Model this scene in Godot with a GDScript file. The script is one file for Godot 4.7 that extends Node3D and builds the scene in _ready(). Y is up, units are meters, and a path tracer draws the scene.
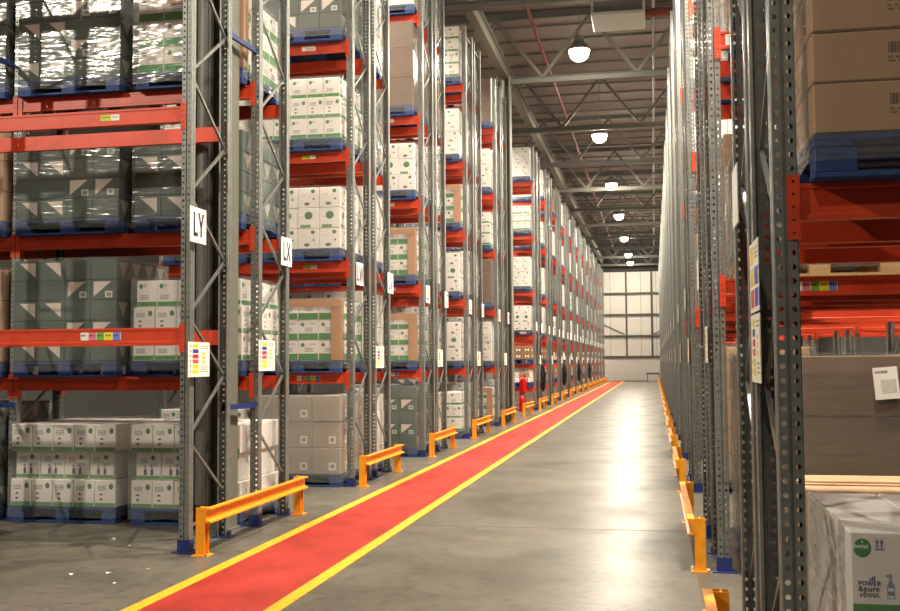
extends Node3D
# A warehouse: a main aisle with a red walkway, pallet racks end-on at both sides, high bay lamps above.
# The aisle runs along -z, the camera stands at x 0, z 0. Units are metres.

const LX := -3.665     # middle of the end uprights left of the aisle
const RX := 0.465      # middle of the end uprights right of the aisle
const BAY := 2.5       # from upright to upright
const DEPTH := 0.82    # depth of a rack frame
const TOP := 8.3       # height of the uprights
const LAMP_Y := 8.8
const SPREAD := 86.0   # half angle of the beam of a high bay lamp
const ORD := ["first", "second", "third", "fourth", "fifth", "sixth", "seventh", "eighth", "ninth", "tenth", "eleventh", "twelfth", "thirteenth", "fourteenth", "fifteenth", "sixteenth", "seventeenth", "eighteenth", "nineteenth"]

var M := {}            # materials
var G := {}            # meshes that are shared
var taken := {}
var rng := RandomNumberGenerator.new()


func _ready() -> void:
	rng.seed = 11
	camera_and_air()
	materials()
	lamps()
	room()
	roof()
	racks()
	barriers()
	signs()
	goods()
	details()


func camera_and_air() -> void:
	var cam := Camera3D.new()
	cam.name = "camera"
	cam.fov = rad_to_deg(2.0 * atan(305.5 / 1035.0))
	cam.near = 0.05
	cam.far = 200.0
	cam.basis = Basis(Vector3.UP, deg_to_rad(11.124)) * Basis(Vector3.RIGHT, deg_to_rad(3.164)) * Basis(Vector3.BACK, deg_to_rad(-0.390))
	cam.position = Vector3(0, 1.5, 0)
	add_child(cam)
	cam.current = true
	var env := Environment.new()
	env.background_mode = Environment.BG_COLOR
	env.background_color = Color(0, 0, 0)
	env.tonemap_mode = Environment.TONE_MAPPER_LINEAR
	env.tonemap_exposure = 0.92
	env.sdfgi_enabled = true
	env.ssao_enabled = true
	env.ssil_enabled = true
	var we := WorldEnvironment.new()
	we.name = "air"
	we.environment = env
	add_child(we)


# ---------------------------------------------------------------- shapes

func start() -> SurfaceTool:
	var st := SurfaceTool.new()
	st.begin(Mesh.PRIMITIVE_TRIANGLES)
	return st


func tri(st: SurfaceTool, p: Array, n: Vector3, uv := [Vector2(0, 0), Vector2(1, 0), Vector2(1, 1)]) -> void:
	var order := [0, 1, 2]
	if (p[2] - p[0]).cross(p[1] - p[0]).dot(n) < 0.0:
		order = [0, 2, 1]
	for k in order:
		st.set_normal(n)
		st.set_uv(uv[k])
		st.add_vertex(p[k])


func quad(st: SurfaceTool, a: Vector3, b: Vector3, c: Vector3, d: Vector3, n: Vector3, uv := [Vector2(0, 1), Vector2(1, 1), Vector2(1, 0), Vector2(0, 0)]) -> void:
	tri(st, [a, b, c], n, [uv[0], uv[1], uv[2]])
	tri(st, [a, c, d], n, [uv[0], uv[2], uv[3]])


# a quad whose normal comes from its corners; towards tells which side is outside
func wall4(st: SurfaceTool, a: Vector3, b: Vector3, c: Vector3, d: Vector3, away: Vector3) -> void:
	var n := (c - a).cross(b - a)
	if n.length() < 1e-9:
		n = (d - a).cross(c - a)
	n = n.normalized()
	if n.dot(away) < 0.0:
		n = -n
	quad(st, a, b, c, d, n)


func add_box(st: SurfaceTool, at: Vector3, size: Vector3, turn := Basis()) -> void:
	var h := size / 2.0
	for ax in 3:
		for s in [-1.0, 1.0]:
			var n := Vector3.ZERO
			n[ax] = s
			var u := Vector3.ZERO
			var v := Vector3.ZERO
			if ax == 1:
				u.x = h.x
				v.z = -h.z
			elif ax == 0:
				u.z = -s * h.z
				v.y = h.y
			else:
				u.x = s * h.x
				v.y = h.y
			var c := n * h[ax]
			quad(st, at + turn * (c - u - v), at + turn * (c + u - v), at + turn * (c + u + v), at + turn * (c - u + v), turn * n)


func box(size: Vector3) -> ArrayMesh:
	var key := "box%s" % size
	if not G.has(key):
		var st := start()
		add_box(st, Vector3.ZERO, size)
		G[key] = st.commit()
	return G[key]


# a box with chamfered edges: surface 0 front and back, surface 1 the sides, surface 2 top, bottom and edges
func chamfered(size: Vector3, b: float) -> ArrayMesh:
	var key := "cham%s%s" % [size, b]
	if G.has(key):
		return G[key]
	var h := size / 2.0
	var sts := [start(), start(), start()]
	for ax in 3:
		for s in [-1.0, 1.0]:
			var n := Vector3.ZERO
			n[ax] = s
			var u := Vector3.ZERO
			var v := Vector3.ZERO
			if ax == 1:
				u.x = h.x - b
				v.z = -(h.z - b)
			elif ax == 0:
				u.z = -s * (h.z - b)
				v.y = h.y - b
			else:
				u.x = s * (h.x - b)
				v.y = h.y - b
			var c := n * h[ax]
			quad(sts[[1, 2, 0][ax]], c - u - v, c + u - v, c + u + v, c - u + v, n)
	for ax in 3:
		var i := (ax + 1) % 3
		var j := (ax + 2) % 3
		for si in [-1.0, 1.0]:
			for sj in [-1.0, 1.0]:
				var p := []
				for e in [[0, -1.0], [0, 1.0], [1, 1.0], [1, -1.0]]:
					var q := Vector3.ZERO
					q[ax] = e[1] * (h[ax] - b)
					q[i] = si * (h[i] - (b if e[0] == 1 else 0.0))
					q[j] = sj * (h[j] - (0.0 if e[0] == 1 else b))
					p.append(q)
				var away := Vector3.ZERO
				away[i] = si
				away[j] = sj
				quad(sts[2], p[0], p[1], p[2], p[3], away.normalized())
	for sx in [-1.0, 1.0]:
		for sy in [-1.0, 1.0]:
			for sz in [-1.0, 1.0]:
				var sg := Vector3(sx, sy, sz)
				var p := []
				for ax in 3:
					var q := Vector3.ZERO
					for k in 3:
						q[k] = sg[k] * (h[k] - (0.0 if k == ax else b))
					p.append(q)
				tri(sts[2], p, sg.normalized())
	var m: ArrayMesh = sts[0].commit()
	sts[1].commit(m)
	sts[2].commit(m)
	G[key] = m
	return m


# a closed outline in the (z, y) plane pushed along x from x0 to x1
func add_extrusion(st: SurfaceTool, outline: PackedVector2Array, x0: float, x1: float, capped := true) -> void:
	var n := outline.size()
	var mid := Vector2.ZERO
	for p in outline:
		mid += p / n
	var area := 0.0
	for k in n:
		area += outline[k].cross(outline[(k + 1) % n])
	for k in n:
		var a := outline[k]
		var b := outline[(k + 1) % n]
		var d := (b - a).normalized()
		var out := Vector2(d.y, -d.x) * signf(area)
		quad(st, Vector3(x0, a.y, a.x), Vector3(x1, a.y, a.x), Vector3(x1, b.y, b.x), Vector3(x0, b.y, b.x), Vector3(0, out.y, out.x))
	if capped:
		var t := Geometry2D.triangulate_polygon(outline)
		for k in range(0, t.size(), 3):
			for e in [x0, x1]:
				tri(st, [Vector3(e, outline[t[k]].y, outline[t[k]].x), Vector3(e, outline[t[k + 1]].y, outline[t[k + 1]].x), Vector3(e, outline[t[k + 2]].y, outline[t[k + 2]].x)], Vector3(-1 if e == x0 else 1, 0, 0))


# a profile (radius, height) turned round the y axis
func add_lathe(st: SurfaceTool, profile: Array, sides := 20, at := Vector3.ZERO) -> void:
	for k in sides:
		var a0 := TAU * k / sides
		var a1 := TAU * (k + 1) / sides
		for i in profile.size() - 1:
			var p: Vector2 = profile[i]
			var q: Vector2 = profile[i + 1]
			var d := (q - p).normalized()
			var pts := []
			var nn := []
			for e in [[p, a0], [p, a1], [q, a1], [q, a0]]:
				pts.append(at + Vector3(e[0].x * cos(e[1]), e[0].y, e[0].x * sin(e[1])))
				nn.append(Vector3(d.y * cos(e[1]), -d.x, d.y * sin(e[1])).normalized())
			for t in [[0, 1, 2], [0, 2, 3]]:
				if (pts[t[1]] - pts[t[0]]).cross(pts[t[2]] - pts[t[0]]).length() < 1e-12:
					continue
				var order: Array = t
				if (pts[t[2]] - pts[t[0]]).cross(pts[t[1]] - pts[t[0]]).dot(nn[t[0]]) < 0.0:
					order = [t[0], t[2], t[1]]
				for j in order:
					st.set_normal(nn[j])
					st.set_uv(Vector2(float(k) / sides, float(i) / profile.size()))
					st.add_vertex(pts[j])


# a bar of square or round section between two points
func add_bar(st: SurfaceTool, a: Vector3, b: Vector3, w: float, t: float, sides := 4) -> void:
	var along := (b - a).normalized()
	var up := Vector3.UP if absf(along.y) < 0.9 else Vector3.RIGHT
	var u := along.cross(up).normalized()
	var v := u.cross(along).normalized()
	var ring := []
	for k in sides:
		var e := TAU * (k + 0.5) / sides
		var s := sqrt(2.0) if sides == 4 else 1.0
		ring.append(u * cos(e) * w / 2.0 * s + v * sin(e) * t / 2.0 * s)
	for k in sides:
		var p: Vector3 = ring[k]
		var q: Vector3 = ring[(k + 1) % sides]
		wall4(st, a + p, a + q, b + q, b + p, p + q)
		tri(st, [a, a + p, a + q], -along)
		tri(st, [b, b + p, b + q], along)


# ---------------------------------------------------------------- nodes

func numbered(called: String) -> String:
	var n: int = taken.get(called, 0)
	taken[called] = n + 1
	return called if n == 0 else "%s_%03d" % [called, n]


func tag(o: Node3D, label: String, category: String, group := "") -> Node3D:
	o.set_meta("label", label)
	o.set_meta("category", category)
	if group:
		o.set_meta("group", group)
	return o


func thing(called: String, label: String, category: String, at: Vector3, group := "") -> Node3D:
	var o := Node3D.new()
	o.name = numbered(called)
	o.position = at
	add_child(o)
	tag(o, label, category, group)
	return o


func part(parent: Node, called: String, mesh: Mesh, mats, at := Vector3.ZERO, turn := Basis()) -> MeshInstance3D:
	var o := MeshInstance3D.new()
	o.name = called
	o.mesh = mesh
	o.transform = Transform3D(turn, at)
	if mats is Array:
		for k in mats.size():
			o.set_surface_override_material(k, mats[k])
	else:
		o.material_override = null
		for k in mesh.get_surface_count():
			o.set_surface_override_material(k, mats)
	parent.add_child(o, true)
	return o


func single(called: String, mesh: Mesh, mats, at: Vector3, label: String, category: String, group := "", turn := Basis()) -> MeshInstance3D:
	var o := part(self, numbered(called), mesh, mats, at, turn)
	tag(o, label, category, group)
	return o


func structure(called: String, mesh: Mesh, mat, at := Vector3.ZERO) -> MeshInstance3D:
	var o := part(self, called, mesh, mat, at)
	o.set_meta("kind", "structure")
	return o


# ---------------------------------------------------------------- materials

func mat(called: String, color: Color, rough := 0.6, metal := 0.0, spec := 0.5) -> StandardMaterial3D:
	var m := StandardMaterial3D.new()
	m.resource_name = called
	m.albedo_color = color
	m.roughness = rough
	m.metallic = metal
	m.metallic_specular = spec
	M[called] = m
	return m


func noise_tex(freq: float, octaves: int, size: int, ramp: Array, kind := FastNoiseLite.TYPE_SIMPLEX_SMOOTH, noise_seed := 3) -> NoiseTexture2D:
	var f := FastNoiseLite.new()
	f.noise_type = kind
	f.frequency = freq
	f.fractal_octaves = octaves
	f.seed = noise_seed
	var t := NoiseTexture2D.new()
	t.width = size
	t.height = size
	t.seamless = true
	t.noise = f
	if ramp:
		var g := Gradient.new()
		g.offsets = PackedFloat32Array(ramp.map(func(e): return e[0]))
		g.colors = PackedColorArray(ramp.map(func(e): return e[1]))
		t.color_ramp = g
	return t


func grey(v: float) -> Color:
	return Color(v, v, v)


func over(m: StandardMaterial3D, tex: Texture2D, scale: Vector3, world := true) -> StandardMaterial3D:
	m.albedo_texture = tex
	m.uv1_triplanar = true
	m.uv1_world_triplanar = world
	m.uv1_scale = scale
	return m


func materials() -> void:
	# floor: power-floated concrete, patchy and a little shiny
	var m := mat("concrete", Color(0.395, 0.378, 0.342), 1.0, 0.0, 0.30)
	over(m, noise_tex(0.006, 5, 1024, [[0.0, grey(0.82)], [0.42, grey(0.93)], [0.6, grey(1.0)], [1.0, grey(0.9)]]), Vector3(0.16, 0.16, 0.16))
	m.roughness_texture = noise_tex(0.01, 4, 512, [[0.0, grey(0.28)], [0.5, grey(0.34)], [1.0, grey(0.44)]])
	m.roughness_texture_channel = BaseMaterial3D.TEXTURE_CHANNEL_RED
	m.detail_enabled = true
	m.detail_blend_mode = BaseMaterial3D.BLEND_MODE_MUL
	m.detail_uv_layer = BaseMaterial3D.DETAIL_UV_2
	m.uv2_triplanar = true
	m.uv2_world_triplanar = true
	m.uv2_scale = Vector3(0.55, 0.55, 0.8)
	m.detail_albedo = noise_tex(0.012, 6, 1024, [[0.0, Color(0.70, 0.69, 0.67)], [0.3, Color(0.9, 0.9, 0.89)], [0.55, Color(1, 1, 1)], [0.8, Color(0.97, 0.95, 0.92)], [1.0, Color(0.82, 0.80, 0.75)]], FastNoiseLite.TYPE_SIMPLEX_SMOOTH, 21)
	mat("joint", Color(0.16, 0.155, 0.15), 0.9)
	m = mat("red_paint", Color(0.63, 0.20, 0.165), 1.0, 0.0, 0.32)
	over(m, noise_tex(0.008, 5, 512, [[0.0, Color(0.80, 0.74, 0.74)], [0.45, Color(0.95, 0.92, 0.9)], [1.0, Color(1, 1, 1)]]), Vector3(0.4, 0.4, 0.25))
	m.roughness_texture = noise_tex(0.02, 3, 256, [[0.0, grey(0.42)], [1.0, grey(0.58)]])
	m = mat("yellow_paint", Color(0.88, 0.65, 0.11), 0.5)
	over(m, noise_tex(0.03, 4, 256, [[0.0, Color(0.72, 0.66, 0.55)], [0.3, Color(0.96, 0.95, 0.9)], [1.0, Color(1, 1, 1)]]), Vector3(1.5, 1.5, 1.5))
	# steel
	m = mat("galvanised", Color(0.55, 0.565, 0.55), 0.4, 0.5)
	over(m, noise_tex(0.03, 3, 256, [[0.0, grey(0.84)], [1.0, grey(1.0)]], FastNoiseLite.TYPE_CELLULAR), Vector3(2, 2, 2))
	mat("brace_steel", Color(0.48, 0.49, 0.475), 0.4, 0.5)
	m = mat("beam_orange", Color(0.80, 0.255, 0.125), 0.42)
	over(m, noise_tex(0.02, 4, 256, [[0.0, grey(0.86)], [0.4, grey(0.97)], [1.0, grey(1.0)]]), Vector3(1, 1, 1))
	mat("foot_blue", Color(0.12, 0.18, 0.42), 0.45)
	m = mat("barrier_orange", Color(0.95, 0.62, 0.12), 0.42)
	over(m, noise_tex(0.02, 4, 256, [[0.0, grey(0.82)], [0.4, grey(0.96)], [1.0, grey(1.0)]]), Vector3(1.4, 1.4, 1.4))
	mat("column_paint", Color(0.40, 0.40, 0.36), 0.6)
	mat("pipe_grey", Color(0.40, 0.40, 0.385), 0.45, 0.2)
	mat("pipe_red", Color(0.46, 0.22, 0.19), 0.6)
	mat("truss_steel", Color(0.34, 0.34, 0.315), 0.6, 0.0)
	m = mat("roof_deck", Color(0.45, 0.415, 0.385), 0.75)
	mat("purlin", Color(0.36, 0.355, 0.33), 0.6, 0.0)
	mat("cladding_white", Color(0.96, 0.955, 0.92), 0.6)
	mat("cladding_grey", Color(0.24, 0.24, 0.23), 0.7)
	mat("rail_grey", Color(0.36, 0.36, 0.34), 0.6)
	mat("unit_dark", Color(0.30, 0.32, 0.33), 0.6)
	mat("unit_light", Color(0.62, 0.66, 0.64), 0.5)
	# goods
	m = mat("pallet_blue", Color(0.15, 0.27, 0.50), 0.7)
	over(m, noise_tex(0.03, 4, 256, [[0.0, grey(0.62)], [0.5, grey(0.92)], [1.0, grey(1.0)]]), Vector3(1.2, 6, 1.2), false)
	mat("white_card", Color(0.86, 0.845, 0.82), 0.75)
	mat("green_card", Color(0.185, 0.25, 0.215), 0.7)
	mat("beige_card", Color(0.60, 0.56, 0.51), 0.75)
	m = mat("kraft", Color(0.70, 0.555, 0.42), 0.8)
	over(m, noise_tex(0.02, 4, 256, [[0.0, grey(0.9)], [1.0, grey(1.0)]]), Vector3(1, 8, 1), false)
	m = mat("kraft_dark", Color(0.42, 0.315, 0.225), 0.75)
	over(m, noise_tex(0.02, 4, 256, [[0.0, grey(0.9)], [1.0, grey(1.0)]]), Vector3(0.6, 5, 0.6), false)
	mat("edge_board", Color(0.66, 0.475, 0.32), 0.75)
	mat("board_white", Color(0.9, 0.9, 0.88), 0.4)
	mat("pale_wood", Color(0.72, 0.58, 0.40), 0.8)
	for f in [["film", 0.085, 0.16, 0.6], ["film_heavy", 0.10, 0.18, 0.8]]:
		m = mat(f[0], Color(0.80, 0.83, 0.82, f[1]), f[2])
		m.normal_scale = f[3]
		m.transparency = BaseMaterial3D.TRANSPARENCY_ALPHA
		m.normal_enabled = true
		var nt := noise_tex(0.011, 2, 512, [], FastNoiseLite.TYPE_SIMPLEX_SMOOTH, 8)
		nt.as_normal_map = true
		nt.bump_strength = 5.0
		m.normal_texture = nt
		m.uv1_triplanar = true
		m.uv1_scale = Vector3(0.7, 3.2, 0.7)
	# signs, prints and small things
	mat("sign_white", Color(0.93, 0.92, 0.89), 0.5)
	mat("ink", Color(0.06, 0.06, 0.07), 0.6)
	mat("navy", Color(0.12, 0.14, 0.32), 0.6)
	mat("print_white", Color(0.95, 0.95, 0.93), 0.6)
	mat("fire_red", Color(0.72, 0.06, 0.05), 0.3)
	mat("black_plastic", Color(0.025, 0.025, 0.03), 0.35)
	mat("black_rubber", Color(0.03, 0.03, 0.03), 0.8)
	mat("paper", Color(0.9, 0.9, 0.86), 0.8)
	mat("housing", Color(0.55, 0.56, 0.56), 0.4, 0.5)
	m = mat("lamp_glow", Color(1, 0.97, 0.9), 0.4)
	m.emission_enabled = true
	m.emission = Color(1.0, 0.955, 0.86)
	m.emission_energy_multiplier = 14.0
	card_prints()


# ---- flat print on cartons and notices

func blank(w: int, h: int, c: Color) -> Image:
	var im := Image.create_empty(w, h, false, Image.FORMAT_RGB8)
	im.fill(c)
	return im


func paint(im: Image, x: float, y: float, w: float, h: float, c: Color) -> void:
	var s := Vector2(im.get_size())
	im.fill_rect(Rect2i(int(x * s.x), int(y * s.y), maxi(1, int(w * s.x)), maxi(1, int(h * s.y))), c)


func disc(im: Image, x: float, y: float, r: float, c: Color, aspect := 1.0) -> void:
	var s := Vector2(im.get_size())
	for j in range(maxi(0, int((y - r) * s.y)), mini(int(s.y), int((y + r) * s.y) + 1)):
		for i in range(maxi(0, int((x - r / aspect) * s.x)), mini(int(s.x), int((x + r / aspect) * s.x) + 1)):
			if Vector2((i / s.x - x) * aspect, j / s.y - y).length() < r:
				im.set_pixel(i, j, c)


func poly(im: Image, pts: Array, c: Color) -> void:
	var s := Vector2(im.get_size())
	var pp := PackedVector2Array(pts)
	var lo := pp[0]
	var hi := pp[0]
	for p in pp:
		lo = lo.min(p)
		hi = hi.max(p)
	for j in range(maxi(0, int(lo.y * s.y)), mini(int(s.y), int(hi.y * s.y) + 1)):
		for i in range(maxi(0, int(lo.x * s.x)), mini(int(s.x), int(hi.x * s.x) + 1)):
			if Geometry2D.is_point_in_polygon(Vector2(i / s.x, j / s.y), pp):
				im.set_pixel(i, j, c)


func words(im: Image, x: float, y: float, w: float, h: float, lines: int, c: Color) -> void:
	# rows of short dashes, for print too small to read
	for l in lines:
		var cx := x
		while cx < x + w:
			var d := rng.randf_range(0.02, 0.06)
			paint(im, cx, y + h * l / lines, minf(d, x + w - cx), h / lines * 0.6, c)
			cx += d + 0.015


func printed(called: String, im: Image, rough := 0.72) -> void:
	var m := mat(called, Color.WHITE, rough)
	m.albedo_texture = ImageTexture.create_from_image(im)
	m.texture_repeat = false


func bottle(im: Image, x: float, y: float, k: float, c: Color) -> void:
	paint(im, x - 0.03 * k, y, 0.06 * k, 0.1 * k, c)
	paint(im, x - 0.09 * k, y + 0.02 * k, 0.1 * k, 0.035 * k, c)
	poly(im, [Vector2(x - 0.02 * k, y + 0.1 * k), Vector2(x + 0.02 * k, y + 0.1 * k), Vector2(x + 0.075 * k, y + 0.22 * k), Vector2(x + 0.075 * k, y + 0.44 * k), Vector2(x - 0.075 * k, y + 0.44 * k), Vector2(x - 0.075 * k, y + 0.22 * k)], c)


func card_prints() -> void:
	var white := Color(0.87, 0.845, 0.82)
	var ink := Color(0.33, 0.33, 0.40)
	var green := Color(0.20, 0.50, 0.19)
	var soft := Color(0.38, 0.56, 0.36)
	var logo := Color(0.22, 0.44, 0.27)
	# arrows: thin green foot band, round logo at the top right, arrows up and down in the middle
	var im := blank(160, 160, white)
	paint(im, 0, 0.85, 1, 0.15, soft)
	disc(im, 0.8, 0.22, 0.11, logo)
	words(im, 0.12, 0.2, 0.42, 0.2, 3, ink)
	poly(im, [Vector2(0.2, 0.55), Vector2(0.4, 0.55), Vector2(0.3, 0.47)], Color(0.15, 0.15, 0.16))
	poly(im, [Vector2(0.2, 0.68), Vector2(0.4, 0.68), Vector2(0.3, 0.77)], Color(0.15, 0.15, 0.16))
	printed("arrow_face", im)
	# pairs of spray bottles
	im = blank(160, 160, white)
	paint(im, 0, 0.86, 1, 0.14, soft)
	disc(im, 0.68, 0.18, 0.09, logo)
	words(im, 0.16, 0.18, 0.3, 0.24, 4, ink)
	words(im, 0.55, 0.4, 0.34, 0.14, 3, Color(0.5, 0.5, 0.55))
	bottle(im, 0.36, 0.48, 0.8, Color(0.3, 0.3, 0.4))
	bottle(im, 0.64, 0.48, 0.8, Color(0.3, 0.3, 0.4))
	printed("bottle_face", im)
	# broad green band
	im = blank(160, 160, white)
	paint(im, 0, 0.66, 1, 0.34, green)
	disc(im, 0.2, 0.2, 0.1, logo)
	words(im, 0.58, 0.13, 0.3, 0.1, 2, ink)
	words(im, 0.32, 0.36, 0.42, 0.24, 3, ink)
	printed("band_face", im)
	# narrow green band under a clear white field
	im = blank(160, 160, white)
	paint(im, 0, 0.82, 1, 0.18, green)
	disc(im, 0.18, 0.2, 0.1, logo)
	words(im, 0.32, 0.13, 0.14, 0.12, 2, ink)
	words(im, 0.14, 0.56, 0.44, 0.2, 3, ink)
	printed("clear_face", im)
	# small dot and an oval mark
	im = blank(160, 160, white)
	disc(im, 0.72, 0.17, 0.1, logo)
	words(im, 0.2, 0.34, 0.2, 0.06, 1, Color(0.6, 0.58, 0.58))
	disc(im, 0.76, 0.58, 0.06, soft)
	disc(im, 0.42, 0.82, 0.085, Color(0.36, 0.40, 0.38), 0.6)
	printed("dot_face", im)
	# large dot
	im = blank(160, 160, white)
	disc(im, 0.5, 0.36, 0.2, logo)
	words(im, 0.12, 0.4, 0.16, 0.08, 1, Color(0.55, 0.6, 0.58))
	paint(im, 0.1, 0.84, 0.5, 0.16, soft)
	printed("big_dot_face", im)
	# plain white carton with a little print
	im = blank(128, 128, Color(0.86, 0.85, 0.83))
	disc(im, 0.24, 0.24, 0.09, logo)
	words(im, 0.3, 0.55, 0.4, 0.2, 3, ink)
	printed("white_face", im)
	# dark green cartons with pale triangles
	var dark := Color(0.235, 0.295, 0.262)
	var pale := Color(0.80, 0.755, 0.72)
	im = blank(128, 128, dark)
	poly(im, [Vector2(0.2, 0.08), Vector2(0.86, 0.08), Vector2(0.86, 0.86)], pale)
	printed("triangle_a", im)
	im = blank(128, 128, dark)
	poly(im, [Vector2(0.08, 0.06), Vector2(0.8, 0.06), Vector2(0.08, 0.86)], pale)
	paint(im, 0.56, 0.58, 0.3, 0.34, Color(0.78, 0.78, 0.74))
	paint(im, 0.62, 0.66, 0.18, 0.18, Color(0.45, 0.47, 0.45))
	printed("triangle_b", im)
	im = blank(128, 128, dark)
	poly(im, [Vector2(0.14, 0.08), Vector2(0.86, 0.08), Vector2(0.5, 0.9)], Color(0.62, 0.60, 0.56))
	printed("triangle_c", im)
	im = blank(128, 128, dark)
	for k in 9:
		paint(im, 0.05 + k * 0.105, 0.05, 0.03, 0.9, Color(0.30, 0.36, 0.325))
	printed("ribbed", im)
	# pale brown cartons with a square label
	im = blank(128, 128, Color(0.60, 0.56, 0.51))
	paint(im, 0.6, 0.56, 0.26, 0.3, Color(0.80, 0.78, 0.74))
	paint(im, 0.66, 0.63, 0.14, 0.15, Color(0.52, 0.50, 0.47))
	printed("label_face", im)
	# brown cartons with a barcode panel
	im = blank(256, 128, Color(0.70, 0.555, 0.42))
	for k in 26:
		paint(im, 0.46 + k * 0.007, 0.24, 0.003 + 0.003 * float(k * 7 % 3), 0.24, Color(0.33, 0.25, 0.18))
	words(im, 0.46, 0.54, 0.2, 0.16, 2, Color(0.46, 0.35, 0.25))
	printed("barcode_face", im, 0.8)
	# brown cartons with a white mark
	im = blank(96, 96, Color(0.52, 0.39, 0.27))
	poly(im, [Vector2(0.26, 0.74), Vector2(0.26, 0.24), Vector2(0.5, 0.5), Vector2(0.74, 0.24), Vector2(0.74, 0.74), Vector2(0.62, 0.74), Vector2(0.62, 0.52), Vector2(0.5, 0.64), Vector2(0.38, 0.52), Vector2(0.38, 0.74)], Color(0.88, 0.86, 0.82))
	printed("mark_face", im, 0.8)
	# the carton close to the camera
	im = blank(512, 512, Color(0.90, 0.865, 0.84))
	paint(im, 0, 0.79, 1, 0.21, Color(0.24, 0.55, 0.20))
	for k in 16:
		disc(im, 0.03 + k * 0.063, 0.79, 0.008, Color(0.18, 0.3, 0.18))
	disc(im, 0.125, 0.165, 0.105, Color(0.10, 0.47, 0.14))
	poly(im, [Vector2(0.119, 0.075), Vector2(0.131, 0.075), Vector2(0.129, 0.11), Vector2(0.121, 0.11)], Color(0.9, 0.93, 0.9))
	var bl := Color(0.16, 0.16, 0.36)
	paint(im, 0.262, 0.055, 0.13, 0.145, Color(0.80, 0.78, 0.79))
	for x in [0.30, 0.353]:
		poly(im, [Vector2(x - 0.022, 0.105), Vector2(x + 0.022, 0.105), Vector2(x, 0.07)], bl)
		paint(im, x - 0.008, 0.1, 0.016, 0.065, bl)
	paint(im, 0.268, 0.175, 0.118, 0.012, bl)
	for k in 3:
		paint(im, 0.205 + k * 0.022, 0.50 - k * 0.012, 0.018, 0.03 + k * 0.012, bl)
	words(im, 0.08, 0.70, 0.24, 0.03, 1, Color(0.45, 0.45, 0.55))
	var glass := Color(0.50, 0.53, 0.66)
	bottle(im, 0.445, 0.45, 0.62, glass)
	poly(im, [Vector2(0.41, 0.60), Vector2(0.48, 0.60), Vector2(0.48, 0.715), Vector2(0.41, 0.715)], Color(0.86, 0.84, 0.86))
	printed("spray_face", im)
	# coloured notice
	im = blank(256, 176, Color(0.92, 0.91, 0.86))
	var cols := [Color(0.85, 0.80, 0.10), Color(0.16, 0.22, 0.62), Color(0.80, 0.12, 0.16), Color(0.86, 0.30, 0.36), Color(0.86, 0.80, 0.10), Color(0.88, 0.82, 0.08)]
	for k in 6:
		paint(im, 0.2, 0.07 + k * 0.145, 0.28, 0.115, cols[k])
		paint(im, 0.09, 0.09 + k * 0.145, 0.05, 0.06, Color(0.3, 0.3, 0.4))
	words(im, 0.6, 0.1, 0.34, 0.12, 2, Color(0.4, 0.4, 0.42))
	for k in 3:
		paint(im, 0.64, 0.30 + k * 0.12, 0.16, 0.07, Color(0.84, 0.78, 0.12))
	words(im, 0.6, 0.7, 0.34, 0.2, 3, Color(0.55, 0.55, 0.55))
	printed("notice_face", im, 0.5)
	im = blank(176, 176, Color(0.90, 0.90, 0.86))
	for k in 3:
		paint(im, 0.08, 0.06 + k * 0.31, 0.4, 0.26, [Color(0.88, 0.72, 0.12), Color(0.86, 0.74, 0.16), Color(0.80, 0.22, 0.24)][k])
		paint(im, 0.54, 0.06 + k * 0.31, 0.4, 0.26, [Color(0.86, 0.86, 0.84), Color(0.18, 0.28, 0.70), Color(0.18, 0.28, 0.70)][k])
	words(im, 0.56, 0.1, 0.34, 0.18, 3, Color(0.3, 0.3, 0.3))
	printed("safety_face", im, 0.5)
	# strips of location labels on the beams
	im = blank(160, 32, Color(0.90, 0.89, 0.86))
	var sc := [Color(0.90, 0.89, 0.86), Color(0.85, 0.45, 0.55), Color(0.45, 0.66, 0.20), Color(0.90, 0.83, 0.12), Color(0.42, 0.50, 0.80)]
	for k in 5:
		paint(im, k * 0.2, 0, 0.19, 1, sc[k])
		words(im, k * 0.2 + 0.03, 0.3, 0.12, 0.4, 1, Color(0.25, 0.25, 0.3))
	printed("strip_face", im, 0.5)
	im = blank(96, 32, Color(0.88, 0.87, 0.80))
	paint(im, 0, 0, 0.58, 1, Color(0.72, 0.75, 0.12))
	words(im, 0.08, 0.3, 0.44, 0.4, 1, Color(0.35, 0.38, 0.1))
	words(im, 0.64, 0.3, 0.3, 0.4, 1, Color(0.5, 0.5, 0.5))
	printed("short_strip_face", im, 0.5)
	im = blank(96, 64, Color(0.90, 0.89, 0.86))
	words(im, 0.1, 0.12, 0.5, 0.14, 1, Color(0.3, 0.3, 0.3))
	for k in 14:
		paint(im, 0.3 + k * 0.045, 0.4, 0.02, 0.45, Color(0.15, 0.15, 0.15))
	printed("barcode_label", im, 0.5)


# ---------------------------------------------------------------- lamps

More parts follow.
